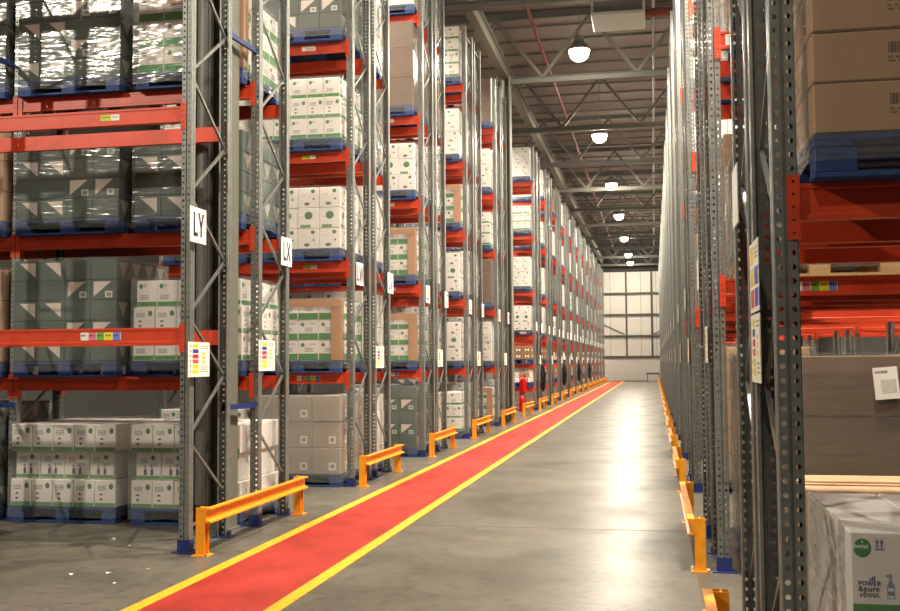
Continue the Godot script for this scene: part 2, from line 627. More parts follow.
func lamp_fitting(at: Vector3, label: String, group: String, energy: float, spill := 0.0) -> void:
	var t := thing("high_bay_lamp", label, "lamp", at, group)
	if not G.has("lamp_bowl"):
		var st := start()
		add_lathe(st, [Vector2(0.0, -0.26), Vector2(0.12, -0.245), Vector2(0.2, -0.18), Vector2(0.235, -0.08), Vector2(0.24, 0.0)], 20)
		G["lamp_bowl"] = st.commit()
		st = start()
		add_lathe(st, [Vector2(0.25, -0.015), Vector2(0.255, 0.02), Vector2(0.20, 0.12), Vector2(0.13, 0.17), Vector2(0.11, 0.32), Vector2(0.09, 0.34), Vector2(0.0, 0.34)], 20)
		G["lamp_housing"] = st.commit()
		st = start()
		add_bar(st, Vector3(0, 0.33, 0), Vector3(0, 1.96, 0), 0.014, 0.014, 6)
		G["lamp_rod"] = st.commit()
	part(t, "glass_bowl", G["lamp_bowl"], M["lamp_glow"])
	part(t, "housing", G["lamp_housing"], M["housing"])
	part(t, "hanger_rod", G["lamp_rod"], M["pipe_grey"])
	# the reflector sends most of the light down, the glass bowl spills the rest all round
	var down := SpotLight3D.new()
	down.name = "reflector_light"
	down.spot_range = 120.0
	down.spot_attenuation = 2.0
	down.spot_angle = SPREAD
	down.spot_angle_attenuation = 1.0
	down.position = Vector3(0, -0.275, 0)
	down.rotation.x = -PI / 2
	var round_about := OmniLight3D.new()
	round_about.name = "bowl_light"
	round_about.omni_range = 120.0
	round_about.omni_attenuation = 2.0
	round_about.position = Vector3(0, -0.08, 0)
	for e in [[down, energy], [round_about, spill]]:
		if e[1] <= 0.0:
			continue
		e[0].light_color = Color(1.0, 0.95, 0.87)
		e[0].light_energy = e[1]
		e[0].light_size = 0.12
		e[0].shadow_enabled = true
		t.add_child(e[0])


func lamps() -> void:
	for z in [4.0, -5.4, -14.7, -24.05, -33.3, -42.7, -51.9, -61.5, -71.1, -77.0]:
		lamp_fitting(Vector3(-1.6, LAMP_Y, z), "glowing high bay lamp hung over the middle of the main aisle", "high bay lamps over the main aisle", 12.0, 15.0)
	# the narrow aisles between the rack blocks have lamps of the same kind
	lamp_fitting(Vector3(-11.5, LAMP_Y, 0.5), "high bay lamp over the open floor in front of rack LY", "", 0.0, 110.0)
	for k in 17:
		var z := -11.1 if k == 0 else -15.15 - 4.0 * (k - 1)
		lamp_fitting(Vector3(-5.6, LAMP_Y, z), "high bay lamp over a narrow aisle between racks on the walkway side", "lamps over narrow aisles, walkway side", 46.0)
		lamp_fitting(Vector3(1.35, LAMP_Y, z), "high bay lamp over a narrow aisle between racks opposite the walkway", "lamps over narrow aisles, far from walkway", 165.0)
	lamp_fitting(Vector3(1.35, LAMP_Y, -6.5), "high bay lamp over the narrow aisle beside the spray bottle cartons", "", 165.0)


# ---------------------------------------------------------------- the building

func room() -> void:
	# floor: a bed with poured slabs, saw-cut joints between them
	var st := start()
	add_box(st, Vector3(-1.5, -0.17, -34.5), Vector3(27.6, 0.3, 94))
	var fl := structure("floor", st.commit(), M["joint"])
	var xs := [-15.3, -9.0, -3.0, 3.0, 12.3]
	var zs := [12.5, 2.6, -9.45, -21.5, -33.5, -45.5, -57.5, -69.5, -81.5]
	for i in xs.size() - 1:
		for k in zs.size() - 1:
			var w: float = xs[i + 1] - xs[i] - 0.008
			var d: float = zs[k] - zs[k + 1] - 0.012
			part(fl, "floor_slab", box(Vector3(w, 0.04, d)), M["concrete"], Vector3((xs[i] + xs[i + 1]) / 2, -0.02, (zs[k] + zs[k + 1]) / 2))
	structure("wall_left", box(Vector3(0.2, 11, 94)), M["cladding_grey"], Vector3(-15.2, 5.5, -34.5))
	structure("wall_right", box(Vector3(0.2, 11, 94)), M["cladding_grey"], Vector3(12.2, 5.5, -34.5))
	structure("wall_back", box(Vector3(27.6, 11, 0.2)), M["cladding_grey"], Vector3(-1.5, 5.5, 12.4))
	# end wall: white cladding sheets behind grey rails, a low smooth wall below
	var wf := structure("wall_front", box(Vector3(27.6, 11, 0.2)), M["cladding_grey"], Vector3(-1.5, 5.5, -81.4))
	var ys := [1.85, 3.45, 5.1, 6.75, 8.45]
	part(wf, "smooth_wall", box(Vector3(27.2, 1.83, 0.06)), M["cladding_white"], Vector3(0, 0.915 - 5.5, 0.15))
	for k in 4:
		for c in 23:
			var px := -12.9 + c * 1.17
			part(wf, "cladding_panel", box(Vector3(1.15, ys[k + 1] - ys[k] - 0.02, 0.04)), M["cladding_white"], Vector3(px, (ys[k] + ys[k + 1]) / 2 - 5.5, 0.13 + 0.004 * (c % 2)))
	for k in 4:
		part(wf, "wall_rail", box(Vector3(27.2, 0.17, 0.14)), M["rail_grey"], Vector3(0, ys[k] - 5.5, 0.22))
	for px in [-6.0, -0.55, 1.38, 6.2]:
		part(wf, "wall_post", box(Vector3(0.14, 6.6, 0.1)), M["rail_grey"], Vector3(px, 5.15 - 5.5, 0.2))
	st = start()
	add_bar(st, Vector3(-3.4, 4.9, 0), Vector3(-0.7, 3.6, 0), 0.06, 0.06)
	part(wf, "wall_brace", st.commit(), M["truss_steel"], Vector3(0, -5.5, 0.2))
	st = start()
	add_bar(st, Vector3(1.5, 3.6, 0), Vector3(3.8, 4.9, 0), 0.06, 0.06)
	part(wf, "wall_brace", st.commit(), M["truss_steel"], Vector3(0, -5.5, 0.2))
	# walkway paint
	var w := thing("painted_walkway", "red painted floor walkway between two yellow lines", "walkway", Vector3(-2.74, 0, -37.0))
	part(w, "red_paint", box(Vector3(0.765, 0.004, 87.0)), M["red_paint"], Vector3(0.0025, 0.002, 0))
	for x in [-3.17, -2.305]:
		part(w, "yellow_line", box(Vector3(0.1, 0.0045, 87.0)), M["yellow_paint"], Vector3(x + 2.74, 0.00225, 0))


func i_section(h: float, b: float, t: float) -> PackedVector2Array:
	return PackedVector2Array([Vector2(-b / 2, 0), Vector2(b / 2, 0), Vector2(b / 2, t), Vector2(t / 2, t), Vector2(t / 2, h - t), Vector2(b / 2, h - t), Vector2(b / 2, h), Vector2(-b / 2, h), Vector2(-b / 2, h - t), Vector2(-t / 2, h - t), Vector2(-t / 2, t), Vector2(-b / 2, t)])


func roof() -> void:
	var st := start()
	add_box(st, Vector3(0, 0.1, 0), Vector3(27.6, 0.2, 94))
	var c := structure("ceiling", st.commit(), M["roof_deck"], Vector3(-1.5, 10.75, -34.5))
	# deck sheets between purlins
	for k in 74:
		var z := 12.0 - 1.25 * k
		part(c, "purlin", box(Vector3(27.0, 0.05, 0.06)), M["purlin"], Vector3(0, -0.025, z + 34.5))
	# trusses across the building
	st = start()
	add_extrusion(st, i_section(0.16, 0.14, 0.02), -13.5, 13.5)
	var chord := st.commit()
	st = start()
	add_bar(st, Vector3(-1.2, 8.86, 0), Vector3(0, 10.4, 0), 0.075, 0.075)
	var up := st.commit()
	st = start()
	add_bar(st, Vector3(0, 10.4, 0), Vector3(1.2, 8.86, 0), 0.075, 0.075)
	var down := st.commit()
	for k in 15:
		var z := 2.85 - 5.85 * k
		var t := thing("roof_truss", "grey steel roof truss with diagonal webs spanning the warehouse", "truss", Vector3(-1.5, 0, z), "roof trusses")
		part(t, "bottom_chord", chord, M["truss_steel"], Vector3(0, 8.72, 0))
		part(t, "top_chord", chord, M["truss_steel"], Vector3(0, 10.4, 0))
		for j in 9:
			var x := -9.6 + 2.4 * j
			part(t, "web_member", up, M["truss_steel"], Vector3(x, 0, 0))
			part(t, "web_member", down, M["truss_steel"], Vector3(x, 0, 0))
	# eaves beam carried by the columns
	st = start()
	add_extrusion(st, i_section(0.42, 0.2, 0.03), -44, 44)
	single("eaves_beam", st.commit(), M["column_paint"], Vector3(-3.72, 8.9, -37.0), "long grey steel beam running over the rack ends by the walkway", "beam", "", Basis(Vector3.UP, PI / 2))
	var col := start()
	for s in [-1, 1]:
		add_box(col, Vector3(s * 0.16, 4.45, 0), Vector3(0.03, 8.9, 0.36))
	add_box(col, Vector3(0, 4.45, 0), Vector3(0.3, 8.9, 0.025))
	var cm := col.commit()
	var pipe := start()
	add_bar(pipe, Vector3(0, 0.25, 0), Vector3(0, 8.8, 0), 0.15, 0.15, 14)
	var pm := pipe.commit()
	var plate := box(Vector3(0.4, 0.03, 0.38))
	for e in [[-3.945, -8.83, "grey steel column with a drain pipe standing between racks LY and LX"], [-3.72, -26.4, "grey steel column at the end of the fifth rack block along the walkway"]]:
		var t := thing("steel_column", e[2], "column", Vector3(e[0], 0, e[1]))
		part(t, "shaft", cm, M["column_paint"])
		part(t, "drain_pipe", pm, M["pipe_grey"], Vector3(-0.04, 0, 0.09))
		part(t, "base_plate", plate, M["column_paint"], Vector3(0, 0.015, 0))
	# pipes and a heater under the roof
	for e in [[-2.75, 9.7, 0.09, "pipe_red", "dark red sprinkler pipe running along the roof above the walkway"], [0.12, 9.75, 0.08, "pipe_grey", "grey pipe running along the roof near the racks opposite the walkway"]]:
		st = start()
		add_bar(st, Vector3(0, 0, 44), Vector3(0, 0, -44), e[2], e[2], 10)
		single("roof_pipe", st.commit(), M[e[3]], Vector3(e[0], e[1], -36.5), e[4], "pipe")
	var hs := thing("unit_heater", "grey box heater hanging under the roof beside an aisle lamp", "heater", Vector3(-0.62, 8.7, -22.0))
	part(hs, "casing", chamfered(Vector3(1.12, 0.9, 1.15), 0.02), M["unit_light"], Vector3(0, 0.47, 0))
	part(hs, "front_grille", box(Vector3(1.0, 0.78, 0.03)), M["unit_dark"], Vector3(0, 0.47, 0.585))
	for s in [-1, 1]:
		st = start()
		add_bar(st, Vector3(s * 0.45, 0.9, 0), Vector3(s * 0.45, 2.0, 0), 0.02, 0.02, 6)
		part(hs, "hanger_rod", st.commit(), M["pipe_grey"])
	st = start()
	add_bar(st, Vector3(-0.06, 0, 0), Vector3(3.2, 0, 0), 0.2, 0.2, 12)
	single("roof_pipe", st.commit(), M["pipe_red"], Vector3(0, 8.95, -22.2), "short thick dark red pipe joining the side of the heater", "pipe")


# ---------------------------------------------------------------- racks

# a sheet in the xy plane with one six-sided hole
func add_holed_cell(st: SurfaceTool, x0: float, x1: float, y0: float, y1: float, r: float, z: float) -> void:
	var c := Vector2((x0 + x1) / 2, (y0 + y1) / 2)
	var hexa := []
	for k in 6:
		hexa.append(c + Vector2(cos(TAU * k / 6.0), sin(TAU * k / 6.0)) * r)
	var P := [Vector2(x1, y1), Vector2(x0, y1), Vector2(x0, y0), Vector2(x1, y0)]
	# corner fans: right, top, left, bottom
	var fans := [[P[0], hexa[0], hexa[1]], [P[0], hexa[1], P[1]], [hexa[1], hexa[2], P[1]], [P[1], hexa[2], hexa[3]], [P[1], hexa[3], P[2]], [P[2], hexa[3], hexa[4]], [P[2], hexa[4], hexa[5]], [P[2], hexa[5], P[3]], [P[3], hexa[5], hexa[0]], [P[3], hexa[0], P[0]]]
	for f in fans:
		tri(st, [Vector3(f[0].x, f[0].y, z), Vector3(f[1].x, f[1].y, z), Vector3(f[2].x, f[2].y, z)], Vector3(0, 0, 1))


# a cold-rolled upright: punched front face towards +z at z 0, open towards -z
func upright_mesh() -> ArrayMesh:
	if G.has("upright"):
		return G["upright"]
	var st := start()
	var n := int(TOP / 0.05)
	for k in n:
		for s in [-1.0, 1.0]:
			add_holed_cell(st, s * 0.0225 - 0.0165, s * 0.0225 + 0.0165, k * 0.05, k * 0.05 + 0.05, 0.0105, 0.0)
	var h := n * 0.05
	# groove in the middle, sides, returned lips
	var line := [Vector2(-0.039, 0), Vector2(-0.043, -0.004), Vector2(-0.043, -0.028), Vector2(-0.038, -0.036), Vector2(-0.043, -0.044), Vector2(-0.043, -0.078), Vector2(-0.03, -0.078), Vector2(-0.03, -0.072)]
	for s in [-1.0, 1.0]:
		for k in line.size() - 1:
			var a: Vector2 = line[k]
			var b: Vector2 = line[k + 1]
			wall4(st, Vector3(a.x * s, 0, a.y), Vector3(b.x * s, 0, b.y), Vector3(b.x * s, h, b.y), Vector3(a.x * s, h, a.y), Vector3(-s, 0, 0.2 if k < 5 else -2.0))
	var mid := [Vector2(-0.006, 0), Vector2(-0.004, -0.008), Vector2(0.004, -0.008), Vector2(0.006, 0)]
	for k in 3:
		wall4(st, Vector3(mid[k].x, 0, mid[k].y), Vector3(mid[k + 1].x, 0, mid[k + 1].y), Vector3(mid[k + 1].x, h, mid[k + 1].y), Vector3(mid[k].x, h, mid[k].y), Vector3(0, 0, 1))
	G["upright"] = st.commit()
	return G["upright"]


func foot_mesh(tall: bool) -> ArrayMesh:
	var key := "foot%s" % tall
	if not G.has(key):
		var st := start()
		add_box(st, Vector3(0, 0.004, -0.035), Vector3(0.17, 0.008, 0.14))
		if tall:
			add_box(st, Vector3(0, 0.055, 0.004), Vector3(0.1, 0.1, 0.006))
			for s in [-1, 1]:
				add_box(st, Vector3(s * 0.05, 0.055, -0.035), Vector3(0.006, 0.1, 0.08))
		else:
			for s in [-1, 1]:
				add_box(st, Vector3(s * 0.05, 0.03, -0.035), Vector3(0.006, 0.05, 0.08))
		G[key] = st.commit()
	return G[key]


func beam_mesh(length: float, with_ends: bool) -> ArrayMesh:
	var key := "beam%s%s" % [length, with_ends]
	if not G.has(key):
		var st := start()
		# top at y 0; front face towards +z with a rib along top and bottom
		var o := PackedVector2Array([Vector2(-0.025, -0.13), Vector2(0.025, -0.13), Vector2(0.025, -0.112), Vector2(0.021, -0.108), Vector2(0.021, -0.022), Vector2(0.025, -0.018), Vector2(0.025, -0.001), Vector2(0.023, 0), Vector2(-0.025, 0)])
		add_extrusion(st, o, -length / 2, length / 2)
		if with_ends:
			for s in [-1, 1]:
				add_box(st, Vector3(s * (length / 2 + 0.022), -0.085, 0.03), Vector3(0.04, 0.23, 0.006))
				add_box(st, Vector3(s * (length / 2 + 0.001), -0.085, 0.0), Vector3(0.005, 0.23, 0.062))
		G[key] = st.commit()
	return G[key]


func connector_mesh() -> ArrayMesh:
	if not G.has("connector"):
		var st := start()
		for k in 5:
			add_holed_cell(st, -0.02, 0.02, -0.2 + k * 0.046, -0.2 + (k + 1) * 0.046, 0.006, 0.034)
		add_box(st, Vector3(0.0205, -0.085, 0.0), Vector3(0.004, 0.23, 0.068))
		add_box(st, Vector3(-0.0205, -0.085, 0.03), Vector3(0.003, 0.23, 0.008))
		G["connector"] = st.commit()
	return G["connector"]


func brace_points(frame_depth: float) -> Array:
	var out := []
	var f := frame_depth / 2 - 0.05
	out.append([Vector3(0, 0.2, f), Vector3(0, 0.2, -f)])
	var y := 0.4
	var s := -1.0
	while y + 0.5 < TOP - 0.1:
		out.append([Vector3(0, y, f * s), Vector3(0, y + 0.5, -f * s)])
		y += 0.5
		s = -s
	out.append([Vector3(0, TOP - 0.15, f), Vector3(0, TOP - 0.15, -f)])
	return out


func brace_mesh(a: Vector3, b: Vector3) -> ArrayMesh:
	var key := "brace%s%s" % [a - b, a.y > b.y]
	if not G.has(key):
		var st := start()
		add_bar(st, Vector3.ZERO, b - a, 0.018, 0.023)
		G[key] = st.commit()
	return G[key]


func rack(zf: float, side: int, levels: Array, bays: int, near: bool, label: String, group := "", strips := {}, shift := 0.0) -> Node3D:
	var x0 := (LX if side < 0 else RX) + shift
	var t := thing("pallet_rack", label, "rack", Vector3(x0, 0, zf - DEPTH / 2), group)
	var half := DEPTH / 2
	for k in bays + 1:
		var x := side * BAY * k
		for e in [1, -1]:
			var turn := Basis() if e > 0 else Basis(Vector3.UP, PI)
			var u := part(t, "upright", upright_mesh(), M["galvanised"], Vector3(x, 0.004, half * e), turn)
			part(u, "foot", foot_mesh(e > 0 or not near), M["foot_blue"], Vector3(0, -0.004, 0))
		var bp := brace_points(DEPTH)
		if near:
			for p in bp:
				part(t, "brace", brace_mesh(p[0], p[1]), M["brace_steel"], p[0] + Vector3(x, 0, 0))
		else:
			if not G.has("bracing"):
				var st := start()
				for p in bp:
					add_bar(st, p[0], p[1], 0.018, 0.023)
				G["bracing"] = st.commit()
			part(t, "bracing", G["bracing"], M["brace_steel"], Vector3(x, 0, 0))
	for b in bays:
		for li in levels.size():
			var y: float = levels[li]
			var xm := side * BAY * (b + 0.5)
			for e in [1, -1]:
				var turn := Basis() if e > 0 else Basis(Vector3.UP, PI)
				var o := part(t, "beam", beam_mesh(BAY - 0.1, not near), M["beam_orange"], Vector3(xm, y, (half - 0.028) * e), turn)
				if near:
					part(o, "connector", connector_mesh(), M["beam_orange"], Vector3(-BAY / 2 + 0.0275, 0, 0))
					part(o, "connector", connector_mesh(), M["beam_orange"], Vector3(BAY / 2 - 0.0275, 0, 0), Basis.from_scale(Vector3(-1, 1, 1)))
				if e > 0 and b == 0 and strips.has(li):
					var s: Array = strips[li]
					part(o, "label_strip", box(Vector3(s[1], s[2], 0.002)), M[s[0]], Vector3(s[3] - (x0 + xm), -0.065, 0.0225))
	return t


func block_z(i: int) -> float:
	# the front of rack block i (1 is LY and LX)
	return -7.77 if i == 1 else -12.25 - 4.0 * (i - 2)


func flue(i: int) -> float:
	return 0.56 if i == 1 else 0.2


const L_STD := [1.385, 2.765, 4.145, 5.525, 7.1]
const L_PICK := [0.72, 1.44, 2.35, 3.73, 5.5, 7.2]
const R_STD := [2.09, 3.9, 5.7, 7.5]
const L_TALL := [1.385, 2.765, 4.145, 5.525, 7.2]
const R_NEAR := [2.125, 3.93, 5.7, 7.5]
const R0 := -3.8
const LAST := 18


func levels_of(i: int) -> Array:
	return L_PICK if i >= 7 else L_TALL if i == 3 else L_STD


func racks() -> void:
	var strip := ["strip_face", 0.36, 0.062]
	var ly := rack(block_z(1), -1, [1.80, 3.61, 5.42, 7.2], 2, true, "grey steel pallet rack with empty orange beams, marked LY", "", {0: ["strip_face", 0.36, 0.065, -4.45], 1: ["short_strip_face", 0.17, 0.05, -4.39]}, -0.04)
	for x in [0.0, -BAY]:
		for y in [1.12, 4.47, 7.4]:
			var st := start()
			add_bar(st, Vector3(0, 0, 0), Vector3(0.04, 0, -flue(1)), 0.03, 0.045)
			add_box(st, Vector3(0, 0, 0.004), Vector3(0.085, 0.07, 0.008))
			add_box(st, Vector3(0.04, 0, -flue(1) + 0.001), Vector3(0.085, 0.07, 0.008))
			part(ly, "row_spacer", st.commit(), M["foot_blue"], Vector3(x, y, -DEPTH / 2 - 0.008))
	rack(block_z(1) - DEPTH - flue(1), -1, L_STD, 2, true, "grey steel pallet rack full of wrapped loads, marked LX")
	for i in range(2, LAST + 1):
		if i == 6:
			continue
		var o: String = ORD[i - 1]
		var near := i <= 4
		var lv: Array = levels_of(i)
		var strips := {}
		if i <= 4:
			strips = {0: ["strip_face", 0.3, 0.065, -4.2], 1: ["short_strip_face", 0.18, 0.05, -4.18], 2: ["short_strip_face", 0.18, 0.05, -4.2], 3: ["barcode_label", 0.18, 0.06, -4.2]}
		rack(block_z(i), -1, lv, 2 if i == 2 else 1, near, "nearer pallet rack of the %s rack block along the red walkway" % o, "racks along the walkway", strips)
		rack(block_z(i) - DEPTH - flue(i), -1, lv, 1, near, "farther pallet rack of the %s rack block along the red walkway" % o, "racks along the walkway")
	# opposite side: block 0 stands closest
	rack(R0, 1, R_NEAR, 1, true, "pallet rack holding spray bottle cartons and brown cartons opposite the walkway")
	rack(R0 - DEPTH - 0.14, 1, R_NEAR, 1, true, "pallet rack back to back with the spray bottle carton rack")
	for i in range(1, LAST + 1):
		var o: String = ORD[i]
		var near := i <= 2
		var strips := {}
		if i == 1:
			strips = {0: ["strip_face", 0.30, 0.07, 1.13], 1: ["barcode_label", 0.14, 0.08, 0.62]}
		elif i <= 3:
			strips = {0: ["strip_face", 0.36, 0.065, 1.4]}
		rack(block_z(i) + 0.1 if i == 1 else block_z(i), 1, R_STD, 3 if i < 5 else 1, near, "nearer pallet rack of the %s rack block opposite the walkway" % o, "racks opposite the walkway", strips)
		rack(block_z(i) - DEPTH - flue(i), 1, R_STD, 3 if i < 5 else 1, near, "farther pallet rack of the %s rack block opposite the walkway" % o, "racks opposite the walkway")


# ---------------------------------------------------------------- barriers

func barrier(x: float, side: int, z0: float, length: float, label: String, group: String) -> void:
	# side: the direction of the aisle; two posts with foot plates and a channel rail on the aisle side
	var t := thing("rack_end_barrier", label, "barrier", Vector3(x, 0, z0 - length / 2), group)
	if not G.has("barrier_post"):
		var st := start()
		add_box(st, Vector3(0, 0.19, 0), Vector3(0.012, 0.366, 0.075))
		for s in [-1, 1]:
			add_box(st, Vector3(0, 0.19, s * 0.037), Vector3(0.075, 0.366, 0.008))
		G["barrier_post"] = st.commit()
		G["barrier_foot"] = box(Vector3(0.13, 0.01, 0.13))
		G["barrier_bolt"] = chamfered(Vector3(0.02, 0.014, 0.02), 0.004)
	for s in [-1, 1]:
		var p := part(t, "post", G["barrier_post"], M["barrier_orange"], Vector3(0, 0.005, s * (length / 2 - 0.045)))
		part(p, "foot_plate", G["barrier_foot"], M["barrier_orange"], Vector3(0, 0.0, 0))
		for e in [-1, 1]:
			part(p, "bolt", G["barrier_bolt"], M["housing"], Vector3(e * 0.052, 0.011, e * 0.05))
	var key := "rail%s%s" % [length, side]
	if not G.has(key):
		var st := start()
		var o := PackedVector2Array()
		for q in [Vector2(0, 0), Vector2(0.05, 0), Vector2(0.05, 0.012), Vector2(0.012, 0.022), Vector2(0.012, 0.093), Vector2(0.05, 0.103), Vector2(0.05, 0.115), Vector2(0, 0.115)]:
			o.append(Vector2(q.x, q.y))
		add_extrusion(st, o, -length / 2, length / 2)
		G[key] = st.commit()
	part(t, "rail", G[key], M["barrier_orange"], Vector3(side * 0.038, 0.26, 0), Basis(Vector3.UP, PI / 2 * side))


func barriers() -> void:
	for i in range(1, LAST + 1):
		var n := 2.33 if i == 1 else 1.82
		var z := block_z(i) + 0.12 if i == 1 else block_z(i) + 0.02
		barrier(-3.51, 1, z, n, "orange steel barrier in front of the racks marked LY and LX" if i == 1 else "orange barrier at the end of the %s rack block along the walkway" % ORD[i - 1], "orange barriers along the walkway")
		barrier(0.30, -1, z, n, "orange barrier at the end of the %s rack block opposite the walkway" % ORD[i], "orange barriers opposite the walkway")
	barrier(0.30, -1, -3.5, 1.84, "orange barrier beside the rack holding the spray bottle cartons", "orange barriers opposite the walkway")


# ---------------------------------------------------------------- signs

func lettering(text: String, size: float, bold := true) -> TextMesh:
	var key := "text%s%s" % [text, size]
	if not G.has(key):
		var f := SystemFont.new()
		f.font_names = PackedStringArray(["Droid Sans"])
		f.font_weight = 700 if bold else 400
		var t := TextMesh.new()
		t.font = f
		t.text = text
		t.font_size = 64
		t.pixel_size = size / 64.0
		t.depth = 0.001
		t.curve_step = 3.0
		G[key] = t
	return G[key]


func row_sign(text: String, x: float, y: float, z: float, face: int, label: String, group: String) -> void:
	var turn := Basis(Vector3.UP, PI / 2 * face)
	var t := thing("row_sign", label, "sign", Vector3(x, y, z), group)
	part(t, "plate", box(Vector3(0.3, 0.285, 0.004)), M["sign_white"], Vector3.ZERO, turn)
	if text:
		var l := part(t, "lettering", lettering(text, 0.27), M["ink"], Vector3(face * 0.0026, 0.0, 0), turn * Basis.from_scale(Vector3(0.72, 1.0, 1)))
		l.set_meta("label", "bold black letters " + text)


func notice(x: float, y: float, z: float, face: int, w: float, h: float, m: String, called: String, label: String, group: String) -> void:
	single(called, box(Vector3(w, h, 0.004)), [M[m]], Vector3(x, y, z), label, "sign", group, Basis(Vector3.UP, PI / 2 * face))


func signs() -> void:
	var xl := LX + 0.053
	row_sign("LY", xl, 2.625, -7.80, 1, "white sign with black letters LY on a rack end", "row signs")
	row_sign("LX", xl, 2.625, -9.86, 1, "white sign with black letters LX on a rack end", "row signs")
	notice(xl, 1.54, -7.83, 1, 0.4, 0.28, "notice_face", "rack_notice", "white notice with coloured squares under the LY sign", "rack notices")
	notice(xl, 1.58, -9.33, 1, 0.42, 0.29, "notice_face", "rack_notice", "white notice with coloured squares near the LX sign", "rack notices")
	var codes := ["LW", "LV", "LU", "LT", "LS", "LR", "LQ", "LP", "LO", "LN"]
	for i in range(2, LAST + 1):
		if i == 6:
			continue
		var o: String = ORD[i - 1]
		var zb := block_z(i) - 2 * DEPTH - flue(i)
		var a: String = codes[(i - 2) * 2] if i < 6 else ""
		var b: String = codes[(i - 2) * 2 + 1] if i < 6 else ""
		row_sign(a, xl, 2.62, block_z(i) - 0.26, 1, "white row sign at the nearer edge of the %s rack block along the walkway" % o, "row signs")
		row_sign(b, xl, 2.62, zb + 0.04, 1, "white row sign at the farther edge of the %s rack block along the walkway" % o, "row signs")
		notice(xl, 1.58, zb + 0.62, 1, 0.42, 0.29, "notice_face", "rack_notice", "coloured notice on the %s rack block along the walkway" % o, "rack notices")
	# opposite side
	var xr := RX - 0.053
	row_sign("", xr - 0.01, 2.3, -5.2, -1, "white row sign hung above the coloured safety notices, opposite the walkway", "row signs opposite the walkway")
	notice(xr, 1.845, -4.42, -1, 0.36, 0.29, "safety_face", "safety_notice", "safety notice with yellow, red and blue squares on the nearest rack end", "")
	notice(xr, 1.55, -4.42, -1, 0.36, 0.28, "notice_face", "rack_notice", "white notice hung under the safety notice with blue squares", "")
	for i in range(1, LAST + 1):
		var zb := block_z(i) - 2 * DEPTH - flue(i)
		row_sign("", xr, 2.3, zb + 0.1, -1, "white row sign on the %s rack block opposite the walkway" % ORD[i], "row signs opposite the walkway")
		notice(xr, 1.63, block_z(i) - 0.75, -1, 0.36, 0.29, "notice_face", "rack_notice", "white notice on the %s rack block opposite the walkway" % ORD[i], "rack notices opposite the walkway")


# ---------------------------------------------------------------- loads

func pallet(parent: Node3D, w: float, d: float, split: bool) -> void:
	var pieces := []     # name, size, place
	for k in 7:
		pieces.append(["deck_board", Vector3(w, 0.022, 0.1), Vector3(0, 0.139, -d / 2 + 0.05 + k * (d - 0.1) / 6)])
	for x in [-1, 0, 1]:
		pieces.append(["stringer_board", Vector3(0.13, 0.02, d), Vector3(x * (w / 2 - 0.065), 0.118, 0)])
	for x in [-1, 0, 1]:
		for z in [-1, 0, 1]:
			pieces.append(["block", Vector3(0.14, 0.088, 0.12), Vector3(x * (w / 2 - 0.075), 0.064, z * (d / 2 - 0.065))])
	for z in [-1, 0, 1]:
		pieces.append(["bottom_board", Vector3(w, 0.02, 0.1), Vector3(0, 0.01, z * (d / 2 - 0.05))])
	if split:
		var p := Node3D.new()
		p.name = "pallet"
		parent.add_child(p, true)
		for e in pieces:
			part(p, e[0], chamfered(e[1], 0.003), M["pallet_blue"], e[2])
		return
	var key := "pallet%s%s" % [w, d]
	if not G.has(key):
		var st := start()
		for e in pieces:
			add_box(st, e[2], e[1])
		G[key] = st.commit()
	part(parent, "pallet", G[key], M["pallet_blue"])


# stretch film round a load, scaled from a unit shape; wrinkles run round it
func film_mesh(variant: int) -> ArrayMesh:
	var key := "film%d" % variant
	if G.has(key):
		return G[key]
	var r := RandomNumberGenerator.new()
	r.seed = 40 + variant
	var per := 9
	var rings := 12
	var rows := []
	for j in rings + 1:
		var row := []
		var band := r.randf_range(-0.006, 0.004)
		for s in 4:
			for k in per:
				var e := lerpf(-0.5, 0.5, float(k) / per)
				var off := 0.5 + band + r.randf_range(-0.004, 0.004)
				if k == 0:
					off = 0.5 + r.randf_range(-0.001, 0.002)
					e = -off
				var q: Vector2 = [Vector2(e, off), Vector2(off, -e), Vector2(-e, -off), Vector2(-off, e)][s]
				row.append(Vector3(q.x, float(j) / rings + r.randf_range(-0.02, 0.02) * (1.0 if j > 0 and j < rings else 0.3), q.y))
		rows.append(row)
	var st := start()
	var n := per * 4
	for j in rings:
		for k in n:
			var a: Vector3 = rows[j][k]
			var b: Vector3 = rows[j][(k + 1) % n]
			var c: Vector3 = rows[j + 1][(k + 1) % n]
			var d: Vector3 = rows[j + 1][k]
			st.set_smooth_group(k / per)
			for t in [[a, b, c], [a, c, d]]:
				var mid: Vector3 = (t[0] + t[1] + t[2]) / 3.0
				var away := Vector3(mid.x, 0, mid.z)
				var order := [0, 1, 2]
				if (t[2] - t[0]).cross(t[1] - t[0]).dot(away) < 0.0:
					order = [0, 2, 1]
				for i in order:
					st.set_smooth_group(k / per)
					st.add_vertex(t[i])
	st.generate_normals()
	G[key] = st.commit()
	return G[key]


